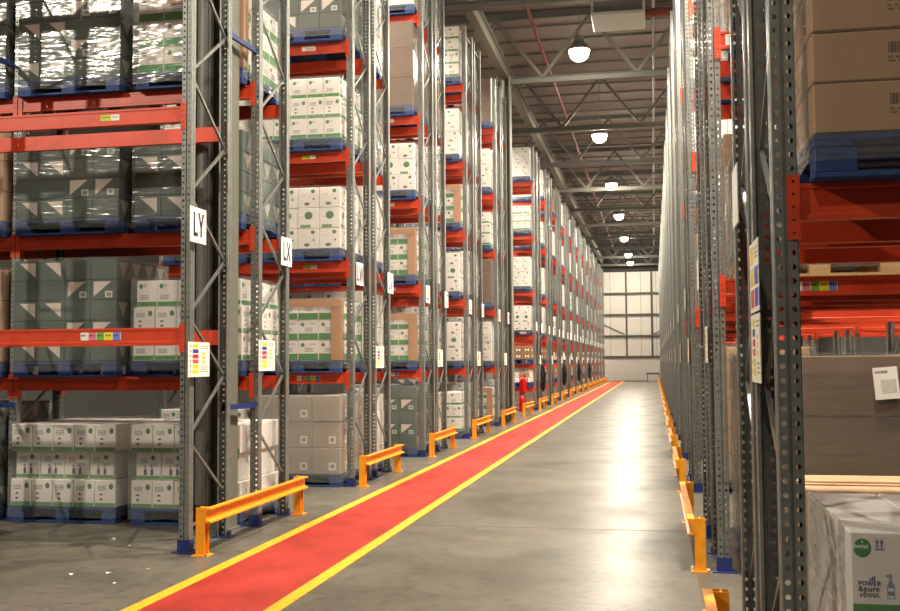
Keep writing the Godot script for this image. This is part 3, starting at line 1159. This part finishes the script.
# what a load is made of: layers from the bottom, each [cartons across, cartons deep, height, faces of the front, face of the sides, top, inset]
func recipe(kind: String) -> Dictionary:
	match kind:
		"arrow":
			return {"layers": [[5, 4, 0.262, ["arrow_face"], "white_card", "white_card", 0.0], [4, 4, 0.262, ["bottle_face"], "white_card", "white_card", 0.035], [5, 4, 0.262, ["arrow_face"], "white_card", "white_card", 0.0]], "film": "film"}
		"clear":
			return {"layers": [[5, 4, 0.255, ["clear_face"], "clear_face", "white_card", 0.0], [5, 4, 0.255, ["arrow_face"], "arrow_face", "white_card", 0.0], [5, 4, 0.255, ["clear_face"], "clear_face", "white_card", 0.02]], "film": "film"}
		"band":
			return {"layers": [[4, 4, 0.25, ["band_face"], "band_face", "white_card", 0.02], [4, 4, 0.25, ["band_face"], "band_face", "white_card", 0.02], [4, 4, 0.25, ["band_face"], "band_face", "white_card", 0.02]], "film": "film", "boards": true}
		"dot":
			return {"layers": [[4, 4, 0.255, ["dot_face"], "dot_face", "white_card", 0.0], [4, 4, 0.255, ["big_dot_face"], "big_dot_face", "white_card", 0.0], [4, 4, 0.255, ["dot_face"], "dot_face", "white_card", 0.0]], "film": "film"}
		"white":
			return {"layers": [[4, 4, 0.23, ["white_face"], "white_card", "white_card", 0.0], [4, 4, 0.23, ["dot_face"], "white_card", "white_card", 0.01], [4, 4, 0.23, ["white_face"], "white_card", "white_card", 0.0], [4, 4, 0.23, ["white_face"], "white_card", "white_card", 0.01]], "film": "film_heavy"}
		"dark":
			var l := []
			for k in 5:
				l.append([4, 4, 0.196, ["triangle_a", "triangle_a", "ribbed", "ribbed"] if k % 2 == 0 else ["green_card", "green_card", "triangle_b", "triangle_b"], "triangle_c" if k % 2 == 0 else "ribbed", "green_card", 0.0])
			return {"layers": l, "film": "film_heavy"}
		"dark_low":
			var l := []
			for k in 4:
				l.append([4, 4, 0.197, ["triangle_a", "triangle_a", "ribbed", "ribbed"] if k % 2 == 0 else ["green_card", "green_card", "triangle_b", "triangle_b"], "triangle_c" if k % 2 == 0 else "ribbed", "green_card", 0.0])
			return {"layers": l, "film": "film_heavy"}
		"beige":
			return {"layers": [[3, 3, 0.32, ["label_face"], "label_face", "beige_card", 0.0], [3, 3, 0.32, ["label_face"], "label_face", "beige_card", 0.005], [3, 3, 0.32, ["beige_card", "label_face"], "label_face", "beige_card", 0.0]], "film": "film_heavy"}
		"barcode":
			var l := []
			for k in 5:
				l.append([2, 2, 0.178, ["barcode_face"], "kraft", "kraft", 0.0])
			return {"layers": l, "film": "film"}
		"kraft":
			return {"layers": [[2, 2, 0.3, ["kraft"], "kraft", "kraft", 0.0], [2, 2, 0.3, ["kraft"], "kraft", "kraft", 0.0], [2, 2, 0.3, ["kraft"], "kraft", "kraft", 0.0]], "film": "film"}
		"sleeve":
			return {"layers": [[1, 1, 0.46, ["kraft_dark"], "kraft_dark", "kraft_dark", 0.0], [1, 1, 0.5, ["kraft_dark"], "kraft_dark", "kraft_dark", 0.0], [1, 1, 0.42, ["kraft_dark"], "kraft_dark", "kraft_dark", 0.0]], "film": "film"}
		"sleeve_low":
			return {"layers": [[1, 1, 0.32, ["kraft_dark"], "kraft_dark", "kraft_dark", 0.0], [1, 1, 0.4, ["kraft_dark"], "kraft_dark", "kraft_dark", 0.0], [1, 1, 0.3, ["kraft_dark"], "kraft_dark", "kraft_dark", 0.0]], "film": "film"}
		"mark":
			return {"layers": [[4, 4, 0.2, ["mark_face"], "mark_face", "kraft", 0.0], [4, 4, 0.2, ["mark_face"], "mark_face", "kraft", 0.0]], "film": ""}
		"parcel":
			return {"layers": [[3, 3, 0.16, ["white_face"], "white_card", "kraft", 0.02], [3, 3, 0.16, ["kraft", "white_face"], "white_card", "kraft", 0.06]], "film": ""}
		"spray":
			return {"layers": [[4, 4, 0.25, ["spray_face"], "white_card", "white_card", 0.0], [4, 4, 0.25, ["spray_face"], "white_card", "white_card", 0.0], [4, 4, 0.3, ["spray_face"], "white_card", "white_card", 0.0]], "film": "film"}
	return {}


const SAY := {"arrow": "white cartons with green feet and arrows", "clear": "white cartons with thin green bands", "band": "white cartons with broad green bands", "dot": "white cartons with green dots", "white": "plain white wrapped cartons", "dark": "dark green cartons with pale triangles", "dark_low": "low stack of dark green triangle cartons", "beige": "pale brown wrapped cartons with square labels", "barcode": "brown cartons with barcodes", "kraft": "plain brown cartons", "sleeve": "tall dark brown cardboard sleeve", "sleeve_low": "dark brown cardboard sleeve", "parcel": "low stack of small parcels", "mark": "small brown cartons with white marks", "spray": "white cartons printed with a spray bottle"}


# x is the middle of the load, y what it stands on, zf the front of the rack; detail 2: pallet boards and cartons, 1: cartons, 0: one stack
func stow(kind: String, x: float, y: float, zf: float, side: int, detail: int, label: String, group: String, w := 1.1, film := "", d := 1.0, tall := 0.0) -> Node3D:
	var t := thing("pallet_load", label, "pallet load", Vector3(x + rng.randf_range(-0.012, 0.012), y, zf - DEPTH / 2), group)
	t.rotation.y = rng.randf_range(-0.012, 0.012)
	pallet(t, w, d, detail == 2)
	var rec := recipe(kind)
	if tall > 0.0:
		var have := 0.151
		var more := []
		while have + 0.2 < tall:
			var l: Array = rec.layers[more.size() % rec.layers.size()]
			more.append(l)
			have += l[2]
		rec.layers = more
	var yy := 0.151
	var hidden := {}
	var ckey := "stack%s%s%s%s%s%s%s" % [kind, w, d, side, detail, tall, y < 0.1]
	var fresh := not G.has(ckey)
	for l in rec.layers:
		var nx: int = l[0]
		var nz: int = l[1]
		var ww: float = w - 2 * l[6]
		var dd: float = d - 2 * l[6]
		var size := Vector3(ww / nx - 0.004, l[2] - 0.003, dd / nz - 0.004)
		var cm := chamfered(size, 0.006)
		for i in nx:
			for k in nz:
				var p := Vector3(-ww / 2 + ww * (i + 0.5) / nx, yy + l[2] / 2, dd / 2 - dd * (k + 0.5) / nz)
				var faces: Array = l[3]
				var mats := [M[faces[i % faces.size()]], M[l[4]], M[l[5]]]
				var seen: bool = k == 0 or (i == nx - 1 if side < 0 else i == 0) or (y < 0.1 and l == rec.layers[-1])
				if detail > 0 and seen:
					var o := part(t, "carton", cm, mats, p + Vector3(rng.randf_range(-0.0015, 0.0015), 0, rng.randf_range(-0.004, 0.004)))
					if kind == "spray" and k == 0 and i < 2:
						carton_print(o, size)
				elif fresh:
					for s in 3:
						if not hidden.has(mats[s]):
							hidden[mats[s]] = start()
						hidden[mats[s]].append_from(cm, s, Transform3D(Basis(), p))
		yy += l[2]
	if fresh:
		var am: ArrayMesh = null
		var used := []
		for m in hidden:
			am = hidden[m].commit(am) if am else hidden[m].commit()
			used.append(m)
		G[ckey] = [am, used]
	if G[ckey][0]:
		var o := part(t, "carton_stack", G[ckey][0], G[ckey][1])
		o.set_meta("kind", "stuff")
	if rec.get("boards", false):
		var xr := -side * (w / 2 - 0.055)
		part(t, "edge_board", box(Vector3(0.13, yy - 0.16, 0.006)), M["edge_board"], Vector3(xr, (yy + 0.151) / 2, d / 2 + 0.001))
		part(t, "edge_board", box(Vector3(w * 0.7, 0.1, 0.006)), M["edge_board"], Vector3(-side * w * 0.15, yy - 0.04, d / 2 + 0.008))
		part(t, "edge_board", box(Vector3(0.006, yy - 0.16, 0.12)), M["edge_board"], Vector3(-side * (w / 2 + 0.004), (yy + 0.151) / 2, d / 2 - 0.06))
	var fm: String = film if film else rec.film
	if fm and fm != "none":
		var f := part(t, "stretch_film", film_mesh(rng.randi() % 3), M[fm])
		f.transform = Transform3D(Basis.from_scale(Vector3(w + 0.03, yy - 0.035, d + 0.035)), Vector3(0, 0.055, 0))
	t.set_meta("height", yy)
	return t


func carton_print(o: Node3D, size: Vector3) -> void:
	var z := size.z / 2 + 0.0006
	var s := size.x
	var put := func(text: String, h: float, u: float, v: float, m: String, squeeze: float):
		var e := part(o, "lettering", lettering(text, h * s), M[m], Vector3((u - 0.5) * s, (0.5 - v) * size.y, z), Basis.from_scale(Vector3(squeeze, 1, 0.6)))
		e.set_meta("label", "printed word " + text)
	put.call("Dettol", 0.062, 0.125, 0.163, "print_white", 0.9)
	put.call("POWER", 0.075, 0.21, 0.555, "navy", 1.0)
	put.call("&pure", 0.085, 0.205, 0.615, "navy", 0.95)
	put.call("ADVANCE", 0.042, 0.205, 0.675, "navy", 1.1)
	put.call("X6", 0.065, 0.445, 0.655, "navy", 0.9)


func goods() -> void:
	var zx := block_z(1) - DEPTH - flue(1)
	var g := "pallet loads in rack LX"
	var P2 := LX - 0.06 - 0.58      # the load next to the aisle
	var P1 := LX - 1.27 - 0.63      # its neighbour
	# rack LX: floor and four levels, two loads each
	stow("arrow", P1, 0.0, zx, -1, 2, "white green-footed cartons on the floor under LX, away from the column", g)
	stow("arrow", P2, 0.0, zx, -1, 2, "white green-footed cartons on the floor under LX, behind the column", g)
	stow("dark", P1, 1.385, zx, -1, 2, "dark green triangle cartons on the first beam level of rack LX", g)
	stow("clear", P2, 1.385, zx, -1, 2, "white green-banded cartons on the first beam level of rack LX", g)
	stow("dark_low", P1, 2.765, zx, -1, 2, "film-wrapped dark triangle cartons, second LX level, away from the column", g)
	stow("dark_low", P2, 2.765, zx, -1, 2, "film-wrapped dark triangle cartons, second LX level, behind the column", g)
	stow("dark", P1, 4.145, zx, -1, 2, "dark triangle cartons in shiny film on the third level of rack LX", g)
	stow("band", P2, 4.145, zx, -1, 2, "green and white cartons with brown edge board, third level of rack LX", g, 1.1, "film_heavy")
	stow("white", P1, 5.525, zx, -1, 0, "plain white wrapped cartons, fourth LX level, away from the column", g)
	stow("clear", P2, 5.525, zx, -1, 0, "white banded cartons, fourth LX level, behind the column", g)
	var inner := ["dark", "kraft", "kraft", "dark"]
	for k in 4:
		stow(inner[k], LX - BAY - 0.64, [0.0, 1.385, 2.765, 4.145][k], zx, -1, 0, "%s in the inner bay of rack LX, %s" % [SAY[inner[k]], ["floor", "first level", "second level", "third level"][k]], g)
	# the blocks behind: what stands on the floor and on each level next to the aisle
	var plan := {
		2: [["beige", "band", "dot", "clear", "dark", "white"], ["white", "white", "white", "dark", "white", "white"]],
		3: [["dark", "band", "band", "dot", "sleeve", "white"], ["dot", "white", "white", "white", "kraft", "white"]],
		4: [["clear", "dot", "dot", "band", "white", "clear"], ["white", "white", "white", "white", "white", "white"]],
		5: [["band", "white", "sleeve_low", "clear", "white", "sleeve_low"], ["white", "white", "white", "white", "white", "kraft"]],
	}
	for i in plan:
		var o: String = ORD[i - 1]
		for r in 2:
			var z := block_z(i) - r * (DEPTH + flue(i))
			for k in 6:
				var kind: String = plan[i][r][k]
				var y: float = 0.0 if k == 0 else levels_of(i)[k - 1]
				var where: String = "floor" if k == 0 else "%s level" % ORD[k - 1]
				var o5 := stow(kind, P2, y, z, -1, (2 if i == 2 else 1) if r == 0 else (1 if i == 2 else 0), "%s, %s, %s rack of %s block along walkway" % [SAY[kind], where, ["nearer", "farther"][r], o], "loads in racks along the walkway", 1.1, "", 1.0, 1.2 if k == 5 else 0.0)
				if i == 5 and r == 0 and k == 5:
					part(o5, "cover_sheet", box(Vector3(0.008, 1.05, 0.98)), M["board_white"], Vector3(0.575, 0.68, 0.0))
	for k in 6:
		var kind: String = ["arrow", "dot", "clear", "white", "dark", "white"][k]
		stow(kind, P1, 0.0 if k == 0 else L_STD[k - 1], block_z(2), -1, 0, "%s, %s, deep in the second block along walkway" % [SAY[kind], "floor" if k == 0 else ORD[k - 1] + " level"], "loads in racks along the walkway")
	for i in [3, 4, 5]:
		for k in 3:
			var kind: String = ["arrow", "white", "dark"][(k + i) % 3]
			stow(kind, P1, 0.0 if k == 0 else L_STD[k - 1], block_z(i), -1, 0, "%s, %s, deep in the %s block along walkway" % [SAY[kind], "floor" if k == 0 else ORD[k - 1] + " level", ORD[i - 1]], "loads in racks along the walkway")
	# picking shelves farther on
	for i in range(7, LAST + 1):
		var o: String = ORD[i - 1]
		var kinds := ["", "parcel", "mark", "dot", "white", "clear", "white"]
		if i > 7:
			kinds = ["", ["parcel", "mark", "", "mark"][i % 4], ["parcel", "mark", "", "parcel"][(i + 1) % 4], ["white", "clear", "dot", "white"][i % 4], ["white", "dark", "white", "clear"][i % 4], ["clear", "white", "dot", "white"][i % 4], ["white", "kraft", "white", "dot"][i % 4]]
		for r in 2:
			for k in range(1, 7):
				var kind: String = kinds[k]
				if kind == "" or (r == 1 and k < 4):
					continue
				if r == 1:
					kind = "white"
				stow(kind, P2, L_PICK[k - 1], block_z(i) - r * (DEPTH + flue(i)), -1, 0, "%s, %s shelf, %s rack of %s block along walkway" % [SAY[kind], ORD[k - 1], ["nearer", "farther"][r], o], "loads on the picking racks")
	# opposite side
	var g2 := "loads in racks opposite the walkway"
	var Q1 := RX + 0.15 + 0.55
	var zr := R0
	stow("spray", Q1 + 0.0, 0.0, zr + 0.16, 1, 2, "white spray bottle cartons on the floor in the nearest rack", g2, 1.1, "film", 1.0)
	stow("barcode", Q1 - 0.08, 2.125, zr, 1, 2, "brown barcode cartons on a blue pallet above the spray bottle cartons", g2)
	stow("white", Q1, 3.93, zr, 1, 0, "white wrapped cartons two levels above the spray bottle cartons", g2)
	var low := thing("cardboard_box", "low brown cardboard box behind the spray bottle cartons", "box", Vector3(Q1 + 0.1, 0, -5.3), g2)
	part(low, "carton", chamfered(Vector3(1.15, 0.895, 0.85), 0.006), M["kraft"], Vector3(0, 0.4475, 0))
	part(low, "flap", box(Vector3(1.15, 0.006, 0.42)), M["kraft"], Vector3(0, 0.8985, -0.2))
	stow("white", Q1, 3.93, zr - DEPTH - 0.14, 1, 0, "white wrapped cartons high in the rack behind the spray cartons", g2)
	var z1 := block_z(1) + 0.1
	var big := stow("sleeve", Q1, 0.0, z1, 1, 2, "tall dark brown cardboard sleeve on the floor of the second block opposite the walkway", g2, 1.12)
	part(big, "paper_label", box(Vector3(0.16, 0.22, 0.002)), [M["barcode_label"]], Vector3(0.39, 1.34, 0.525), Basis(Vector3.BACK, 0.08))
	stow("sleeve", Q1 + 1.2, 0.0, z1, 1, 1, "dark brown cardboard sleeve beside the one with a paper label", g2, 1.12)
	stow("kraft", Q1, 3.9, z1, 1, 1, "brown cartons on the second level of the second block opposite the walkway", g2, 1.1, "film_heavy")
	stow("white", Q1, 5.7, z1, 1, 0, "white wrapped cartons on the third level, second block opposite the walkway", g2)
	var bag := stow("dark_low", Q1 - 0.02, 2.09, z1, 1, 1, "dark green cartons in loose shiny film, first level, second block opposite walkway", g2, 1.1, "film_heavy")
	bag.position.z -= 0.02
	var wood := stow("white", Q1 + 1.17, 2.09, z1, 1, 1, "white cartons on a pale wooden pallet, first level, second block opposite walkway", g2)
	for o in wood.get_children() + bag.get_children():
		if str(o.name).begins_with("pallet"):
			o.set_surface_override_material(0, M["pale_wood"])
	for i in range(1, LAST + 1):
		for r in 2:
			if i == 1 and r == 0:
				continue
			for k in 5:
				var kind: String = ["white", "kraft", "clear", "dot", "dark"][(i * 3 + k * 2 + r) % 5]
				if i == 1 and k == 0:
					continue
				var y: float = 0.0 if k == 0 else R_STD[k - 1]
				stow(kind, Q1, y, block_z(i) - r * (DEPTH + flue(i)), 1, 1 if i == 2 and r == 0 else 0, "%s, %s, %s rack of %s block opposite walkway" % [SAY[kind], "floor" if k == 0 else ORD[k - 1] + " level", ["nearer", "farther"][r], ORD[i]], g2, 1.1, "", 1.0, 1.75 if k == 0 else 1.55 if k < 4 else 1.0)


# ---------------------------------------------------------------- small things

func details() -> void:
	# fire point where the sixth block has no rack
	for e in [[-3.95, 0.0, -31.3, "red fire extinguisher standing on the floor by the sixth barrier"], [-3.95, 0.56, -31.75, "red fire extinguisher hung on a red post above the other one"]]:
		var t := thing("fire_extinguisher", e[3], "extinguisher", Vector3(e[0], e[1], e[2]), "fire extinguishers")
		var st := start()
		add_lathe(st, [Vector2(0, 0), Vector2(0.085, 0), Vector2(0.09, 0.02), Vector2(0.09, 0.38), Vector2(0.075, 0.44), Vector2(0.03, 0.48), Vector2(0.03, 0.5), Vector2(0, 0.5)], 16)
		part(t, "cylinder", st.commit(), M["fire_red"], Vector3.ZERO)
		st = start()
		add_box(st, Vector3(0.02, 0.0, 0), Vector3(0.12, 0.02, 0.025))
		add_box(st, Vector3(0.03, 0.04, 0), Vector3(0.11, 0.015, 0.025), Basis(Vector3.BACK, 0.3))
		part(t, "handle", st.commit(), M["black_plastic"], Vector3(0, 0.52, 0))
		st = start()
		var pts := [Vector3(0.03, 0.5, 0), Vector3(0.12, 0.46, 0.02), Vector3(0.115, 0.3, 0.03), Vector3(0.1, 0.12, 0.02)]
		for k in 3:
			add_bar(st, pts[k], pts[k + 1], 0.02, 0.02, 8)
		part(t, "hose", st.commit(), M["black_rubber"])
	var stand := thing("fire_point_stand", "red post on a foot plate carrying the fire extinguishers", "stand", Vector3(-4.06, 0, -31.75))
	part(stand, "post", box(Vector3(0.04, 1.1, 0.04)), M["fire_red"], Vector3(0, 0.56, 0))
	part(stand, "foot_plate", box(Vector3(0.3, 0.012, 0.3)), M["fire_red"], Vector3(-0.02, 0.006, -0.02))
	part(stand, "hook", box(Vector3(0.05, 0.03, 0.03)), M["black_plastic"], Vector3(0.035, 0.95, 0))
	# black sacks hung on the rack ends
	var sack := start()
	var rings := 9
	for j in rings:
		for k in 16:
			var q := []
			for e in [[j, k], [j, k + 1], [j + 1, k + 1], [j + 1, k]]:
				var v := float(e[0]) / rings
				var a: float = TAU * float(e[1] % 16) / 16.0
				var rad: float = (0.04 + 0.095 * sin(minf(1.0, v * 2.2) * PI * 0.5) * (1.0 - 0.55 * pow(v, 3.0))) * (1.0 + 0.2 * sin(a * 3.0 + v * 4.0) + 0.12 * sin(a * 5.0 - v * 11.0))
				if e[0] == rings:
					rad = 0.03
				q.append(Vector3(cos(a) * rad * 0.6, -v * 0.85, sin(a) * rad))
			wall4(sack, q[0], q[1], q[2], q[3], q[0] + q[2] - Vector3(0, q[0].y + q[2].y, 0))
	var sm := sack.commit()
	for i in [7, 9, 11, 13]:
		var z := block_z(i) - 0.55
		var t := thing("plastic_sack", "black plastic sack hung on the %s rack block along the walkway" % ORD[i - 1], "sack", Vector3(LX + 0.2, 1.42, z), "black sacks on rack ends")
		part(t, "bag", sm, M["black_plastic"])
		var st := start()
		add_bar(st, Vector3(0.0, -0.02, 0), Vector3(-0.16, 0.06, 0), 0.025, 0.025, 6)
		part(t, "hook", st.commit(), M["brace_steel"])
	# bench and mat by the end wall
	var b := thing("low_bench", "small grey bench standing by the white end wall", "bench", Vector3(-0.1, 0, -78.0))
	part(b, "top", box(Vector3(0.95, 0.12, 0.5)), M["rail_grey"], Vector3(0, 0.6, 0))
	for x in [-0.4, 0.4]:
		for z in [-0.2, 0.2]:
			part(b, "leg", box(Vector3(0.06, 0.54, 0.06)), M["rail_grey"], Vector3(x, 0.27, z))
	single("door_mat", chamfered(Vector3(1.7, 0.03, 0.7), 0.008), M["black_rubber"], Vector3(-1.4, 0.0155, -80.6), "dark mat lying at the foot of the white end wall", "mat")
	# scraps of paper on the floor
	var sp := [Vector2(138, 535), Vector2(72, 580), Vector2(120, 576), Vector2(140, 590), Vector2(158, 570), Vector2(108, 528)]
	var where := [Vector2(-4.30, -8.0), Vector2(-4.13, -6.85), Vector2(-3.89, -6.94), Vector2(-3.66, -6.62), Vector2(-3.66, -7.1), Vector2(-4.6, -8.28)]
	for k in where.size():
		var st := start()
		var s := 0.012 + 0.005 * (k % 3)
		var h := [0.003, 0.012, 0.004, 0.008]
		var c := [Vector3(-s, h[k % 4], -s * 0.6), Vector3(s, h[(k + 1) % 4], -s * 0.8), Vector3(s * 0.8, h[(k + 2) % 4], s * 0.7), Vector3(-s * 0.7, h[(k + 3) % 4], s)]
		wall4(st, c[0], c[1], c[2], c[3], Vector3.UP)
		for e in 4:
			var a: Vector3 = c[e]
			var d: Vector3 = c[(e + 1) % 4]
			wall4(st, a, d, d - Vector3(0, 0.002, 0), a - Vector3(0, 0.002, 0), a + d)
		wall4(st, c[0] - Vector3(0, 0.002, 0), c[1] - Vector3(0, 0.002, 0), c[2] - Vector3(0, 0.002, 0), c[3] - Vector3(0, 0.002, 0), Vector3.DOWN)
		single("paper_scrap", st.commit(), M["paper"], Vector3(where[k].x, 0.0, where[k].y), "small white scrap of paper lying on the floor in front of rack LY", "paper", "paper scraps on the floor", Basis(Vector3.UP, k * 1.1))
